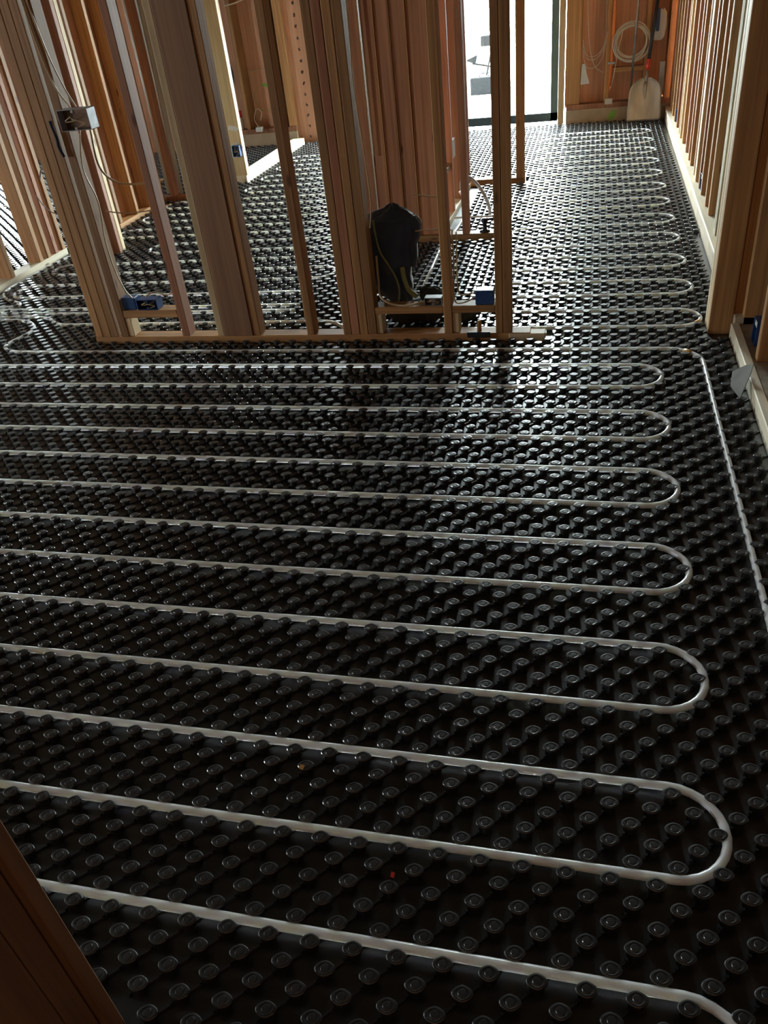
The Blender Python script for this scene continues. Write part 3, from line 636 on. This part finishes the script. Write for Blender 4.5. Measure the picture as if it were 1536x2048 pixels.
# ------------------------------------------------------------------ far back corner things
sh = thing('scoop_shovel', 'worn aluminium scoop shovel standing against the back wall in the corner', 'shovel', (.545, 7.5, .024))
bm = bmesh.new(); nx, nz_ = 17, 21; grid = {}
def halfw(t):     # t 0 bottom .. 1 top
    return .142 if t < .08 else (.146 - .012 * t if t < .62 else .139 * math.sqrt(max(0, 1 - ((t - .62) / .40) ** 2)) + .0)
for side_ in (0, 1):
    for j in range(nz_):
        t = j / (nz_ - 1); hw_ = max(halfw(t), .014); z_ = .34 * t
        for i in range(nx):
            s_ = -1 + 2 * i / (nx - 1)
            rib = .012 * max(0, 1 - abs(abs(s_) - .0) * 6) * max(0, t - .45) * 1.8
            dish = -.034 * s_ * s_ * (0.4 + .6 * t) - rib - .02 * t * t
            grid[side_, i, j] = bm.verts.new((s_ * hw_, .12 * t * .55 + dish + (.004 if side_ else 0), z_))
for side_ in (0, 1):
    for j in range(nz_ - 1):
        for i in range(nx - 1):
            q = [grid[side_, i, j], grid[side_, i + 1, j], grid[side_, i + 1, j + 1], grid[side_, i, j + 1]]
            f = bm.faces.new(q if side_ == 0 else q[::-1]); f.smooth = True
for j in range(nz_ - 1):
    for i, rv in ((0, 0), (nx - 1, 1)):
        q = [grid[0, i, j], grid[0, i, j + 1], grid[1, i, j + 1], grid[1, i, j]]; bm.faces.new(q[::-1] if rv else q)
for i in range(nx - 1):
    for j, rv in ((0, 1), (nz_ - 1, 0)):
        q = [grid[0, i, j], grid[0, i + 1, j], grid[1, i + 1, j], grid[1, i, j]]; bm.faces.new(q[::-1] if rv else q)
bmesh.ops.recalc_face_normals(bm, faces=bm.faces)
me = bpy.data.meshes.new('blade'); bm.to_mesh(me); bm.free(); bl = link('blade', me, ALU, sh)
tube('spine', [[(.545, 7.485, .20), (.545, 7.497, .27), (.545, 7.520, .33)]], [.003, .011, .016], ALU, sh, seg=12)
tube('socket', [[(.545, 7.535, .30), (.548, 7.545, .36), (.552, 7.56, .42)]], [.017, .015, .013], STEEL, sh, seg=12)
tube('red_collar', [[(.552, 7.56, .42), (.560, 7.575, .50)]], .018, RED, sh, seg=12)
tube('handle', [[(.560, 7.575, .50), (.60, 7.64, .95)]], .014, BLACK, sh, seg=12)
tube('grip', [catmull([(.60, 7.64, .95), (.56, 7.645, .99), (.56, 7.65, 1.06), (.605, 7.652, 1.075), (.65, 7.65, 1.06), (.65, 7.645, .99), (.60, 7.64, .95)], 5)], .011, BLACK, sh, seg=10)

oc = thing('orange_conduit', 'bright orange conduit running up the back wall left of the cable coil', 'conduit', (.245, 7.69, .20))
tube('conduit', [[(.252, 7.683, 2.3), (.252, 7.683, .9), (.246, 7.683, .5), (.241, 7.683, .30)]], .014, ORANGE, oc, seg=12)
boxes('clamp', [(.215, .275, 7.665, 7.669, .475, .495)], STEEL, oc)
tube('tail', [[(.241, 7.683, .30), (.243, 7.683, .26)]], [.014, .006], ORANGE, oc, seg=10)
gc = thing('grey_conduit', 'thin grey metal conduit standing in front of the cable coil', 'conduit', (.43, 7.60, .17))
tube('conduit', [[(.445, 7.60, 2.3), (.44, 7.60, .95), (.425, 7.60, .25)]], .0095, STEEL, gc, seg=12)
tube('coupling', [[(.426, 7.60, .27), (.424, 7.60, .20)]], .013, STEEL, gc, seg=12)
def coil_path():
    out = []; turns = 7
    for k in range(turns * 14):
        a = 2 * math.pi * k / 14; tn = k / 14; rr = .150 + .014 * math.sin(tn * 2.1) - .003 * tn
        out.append((.405 + .010 * math.sin(tn * 1.7) + rr * 1.0 * math.cos(a), 7.64 + .014 * math.sin(tn * 2.7), .635 + .012 * math.cos(tn * 2.3) + rr * .93 * math.sin(a)))
    return out
co = tube('cable_coil', [catmull(coil_path(), 3)], .0052, CABLEW, seg=6)
tag(co, 'coil of white cable hanging on the back wall above the shovel', 'cable')
cable([(.33, 7.60, .74), (.30, 7.595, .60), (.275, 7.61, .42), (.255, 7.63, .31), (.245, 7.66, .27)], 'white cable dropping from the coil to the foot of the orange conduit', CABLEW)
for a in (( -.005, .20, .63, .55), (-.005, .20, .60, .525), (-.005, .195, .56, .46)):
    cable([(a[0], 7.68, a[2] + .05), (a[0] + .03, 7.67, a[3] + .02), ((a[0] + a[1]) / 2, 7.665, a[3]), (a[1] - .035, 7.67, a[3] + .06), (a[1], 7.68, a[2] + .10)],
          {.63: 'top white cable sagging between the two studs right of the glass door', .60: 'middle white cable sagging between the two studs right of the glass door', .56: 'lowest white cable sagging between the two studs right of the glass door'}[a[2]], CABLEW, r=.004, group='cables draped on the back wall')
cable([(.02, 7.66, 1.10), (.03, 7.655, .85), (.055, 7.65, .62), (.10, 7.65, .48), (.18, 7.66, .415)], 'white cable hanging in a long curve beside the orange conduit', CABLEW, group='cables draped on the back wall')
cable([(.185, 7.69, 1.6), (.185, 7.69, .95), (.188, 7.69, .72)], 'white cable stapled up the stud beside the orange conduit', CABLEW, group='cables draped on the back wall')
sp = solid('putty_blade', [(0, 0), (.082, .006), (.050, .10), (.044, .165), (.010, .165)], .004, WHITE, None, ((-.018, 7.685, .33), (1, 0, 0), (0, 0, 1)), bev=.001)
tag(sp, 'pale wedge shaped plate on the stud edge right of the glass door', 'plate')
bb = thing('hanging_bag', 'white and blue plastic bag pinned high in the back right corner', 'bag', (.62, 7.68, .62))
lump('bag_film', [(.86, .585, .665, 7.68, .010), (.82, .575, .685, 7.68, .02), (.72, .570, .690, 7.68, .026), (.66, .575, .680, 7.68, .02), (.635, .59, .66, 7.68, .008)], WHITE, bb, folds=.006, seed=21, seg=28)
boxes('blue_band', [(.600, .628, 7.640, 7.650, .70, .87)], BLUE, bb, bev=.003)
dd = boxes('grey_offcut', [(.655, .70, 7.58, 7.60, .25, .47)], GREY); tag(dd, 'grey board offcut leaning in the back right corner behind the shovel', 'board')
# green paint marks
def ring_mark(name, cx, cz, r, y, label, seg=30, a0=0, a1=6.28):
    pts_ = [(cx + r * (1 + .05 * math.sin(3 * a)) * math.cos(a), y, cz + r * 1.25 * math.sin(a)) for a in [a0 + (a1 - a0) * k / seg for k in range(seg + 1)]]
    o = tube(name, [pts_], .0045, GREENP, seg=6, flat=.3); tag(o, label, 'paint mark'); return o
ring_mark('paint_circle', -3.145, .42, .095, 7.884, 'faint green spray paint circle on the back left plywood')
gm = solid('paint_stroke', [(0, 0), (.09, -.035), (.10, -.01), (.04, .022), (-.02, .02)], .002, GREENP, None, ((-3.14, 7.8835, .53), (1, 0, 0), (0, 0, 1))); tag(gm, 'bright green paint stroke above the painted circle on the back left plywood', 'paint mark')
gm = solid('paint_patch', [(0, 0), (.05, .01), (.075, .07), (.04, .085), (.0, .05)], .0015, GREENP, None, ((.245, 7.6785, .02), (1, 0, 0), (0, 0, 1))); tag(gm, 'green paint patch on the concrete curb left of the shovel', 'paint mark')
cable([(-3.24, 7.87, .17), (-3.26, 7.87, .35), (-3.262, 7.87, .63), (-3.235, 7.87, .67), (-3.0, 7.86, .68)], 'tan cable turning a square corner on the back left plywood', CABLE, r=.006)
cable([(-3.17, 7.65, .19), (-3.22, 7.70, .26), (-3.20, 7.75, .34), (-3.15, 7.75, .31), (-3.16, 7.70, .24)], 'white curl of cable above the back left outlet box', CABLEW, r=.004)
cable([(-3.32, 7.69, 1.24), (-3.18, 7.70, 1.26), (-3.05, 7.71, 1.30)], 'white cable crossing high on the back left wall', CABLEW, r=.008)
can = thing('red_cap_can', 'pale can with a red cap on the sill plate behind the light orange post', 'can', (-3.385, 7.73, .168))
lathe('can_body', [(.027, 0), (.028, .004), (.028, .11), (.024, .116)], ALU, can, (-3.385, 7.73, .168), 20)
lathe('can_cap', [(.025, 0), (.025, .055), (.020, .06)], RED, can, (-3.385, 7.73, .284), 20)
wh = tube('black_hose_ring', [[(-3.40 + .03 * math.cos(a), 7.70 + .003 * math.sin(2 * a), .66 + .10 * math.sin(a)) for a in [k * math.pi / 12 for k in range(25)]]], .012, BLACK, seg=8)
tag(wh, 'black ring hanging left of the stud on the back left wall', 'ring')

# plastic sheets hanging behind the cross partition
def sheet(name, label, x0, x1, y, z0, z1, seed):
    r_ = random.Random(seed); ph = [r_.uniform(0, 6.28) for _ in range(4)]
    bm = bmesh.new(); nx, nz2 = 40, 24; g = {}
    for s_ in (0, 1):
        for j in range(nz2 + 1):
            for i in range(nx + 1):
                u, w_ = i / nx, j / nz2; x = x0 + (x1 - x0) * u; z_ = z0 + (z1 - z0) * w_
                yy = y + .018 * math.sin(u * 11 + ph[0] + w_ * 2) + .010 * math.sin(u * 23 + ph[1] - w_ * 5) + .012 * math.sin(w_ * 9 + u * 6 + ph[2]) * (1 - w_)
                g[s_, i, j] = bm.verts.new((x - x0, yy - y + s_ * .0015, z_ - z0))
    for s_ in (0, 1):
        for j in range(nz2):
            for i in range(nx):
                q = [g[s_, i, j], g[s_, i + 1, j], g[s_, i + 1, j + 1], g[s_, i, j + 1]]; f = bm.faces.new(q if s_ == 0 else q[::-1]); f.smooth = True
    me = bpy.data.meshes.new(name); bm.to_mesh(me); bm.free(); o = link(name, me, SHEET, None, (x0, y, z0)); tag(o, label, 'plastic sheet'); return o
sheet('plastic_sheet', 'milky plastic sheet hanging left of the reddish stud at the cross partition', -3.27, -3.115, 5.64, .03, 2.3, 1)
sheet('plastic_sheet', 'milky plastic sheet hanging right of the reddish stud at the cross partition', -3.115, -2.90, 5.66, .03, 2.3, 2)

# scrap of grey film folded over the ledge board
FILM = noisy('grey_film', (0.10, 0.095, 0.085), (0.17, 0.16, 0.14), 0.8, 16, spec=0.25)
sc_ = solid('film_scrap', [(0, 0), (.11, -.012), (.18, .03), (.145, .10), (.11, .128), (.07, .09)], .002, FILM, None, ((.640, 2.02, .026), (-.10, 1.0, 0.0), (.45, -.05, .62)))
tag(sc_, 'small grey film scrap folded against the pale ledge board at right', 'scrap')

# things outside the glass door
gcart = thing('tool_case', 'black case standing outside beyond the glass door', 'case', (-1.28, 10.8, -.08))
boxes('case_body', [(-1.44, -1.05, 10.78, 10.98, -.08, .12)], OUTBLACK, gcart, bev=.01)
boxes('case_handle', [(-1.33, -1.32, 10.87, 10.89, .12, .15), (-1.22, -1.21, 10.87, 10.89, .12, .15), (-1.33, -1.21, 10.87, 10.89, .15, .162)], OUTBLACK, gcart)
sq = thing('folding_stand', 'dark folding stand outside behind the black case', 'stand', (-1.2, 11.05, -.08))
tube('leg', [[(-1.44, 11.05, .26), (-1.10, 11.1, .18)]], .012, OUTBLACK, sq)
tube('leg', [[(-1.30, 11.0, -.08), (-1.16, 11.05, .50)]], .012, OUTBLACK, sq)
tube('leg', [[(-1.05, 11.2, -.08), (-1.18, 11.05, .50)]], .012, OUTBLACK, sq)
solid('flap', [(0, 0), (.14, -.05), (.17, .06)], .006, OUTBLACK, sq, ((-1.53, 11.02, .30), (1, 0, 0), (0, 0, 1)))
boxes('head', [(-1.32, -1.08, 11.0, 11.1, .44, .56)], OUTBLACK, sq, bev=.01)

for (x_, y_, m_, lab, sx) in ((-.43, .316, 'OTAPE', 'tiny yellowish wood chip on the foreground mats just below a pipe', .008), (-.192, .114, 'RED', 'tiny red scrap on the foreground mats between two pipes', .006), (-1.115, 1.235, 'WHITE', 'tiny pale chip on the dark mats at left', .006)):
    ch_ = solid('scrap_chip', [(0, 0), (sx, -.003), (sx * 1.4, .006), (.002, .009)], .0015, globals()[m_], None, ((x_, y_, .024), (1, .2, 0), (-.2, 1, .15))); tag(ch_, lab, 'scrap')
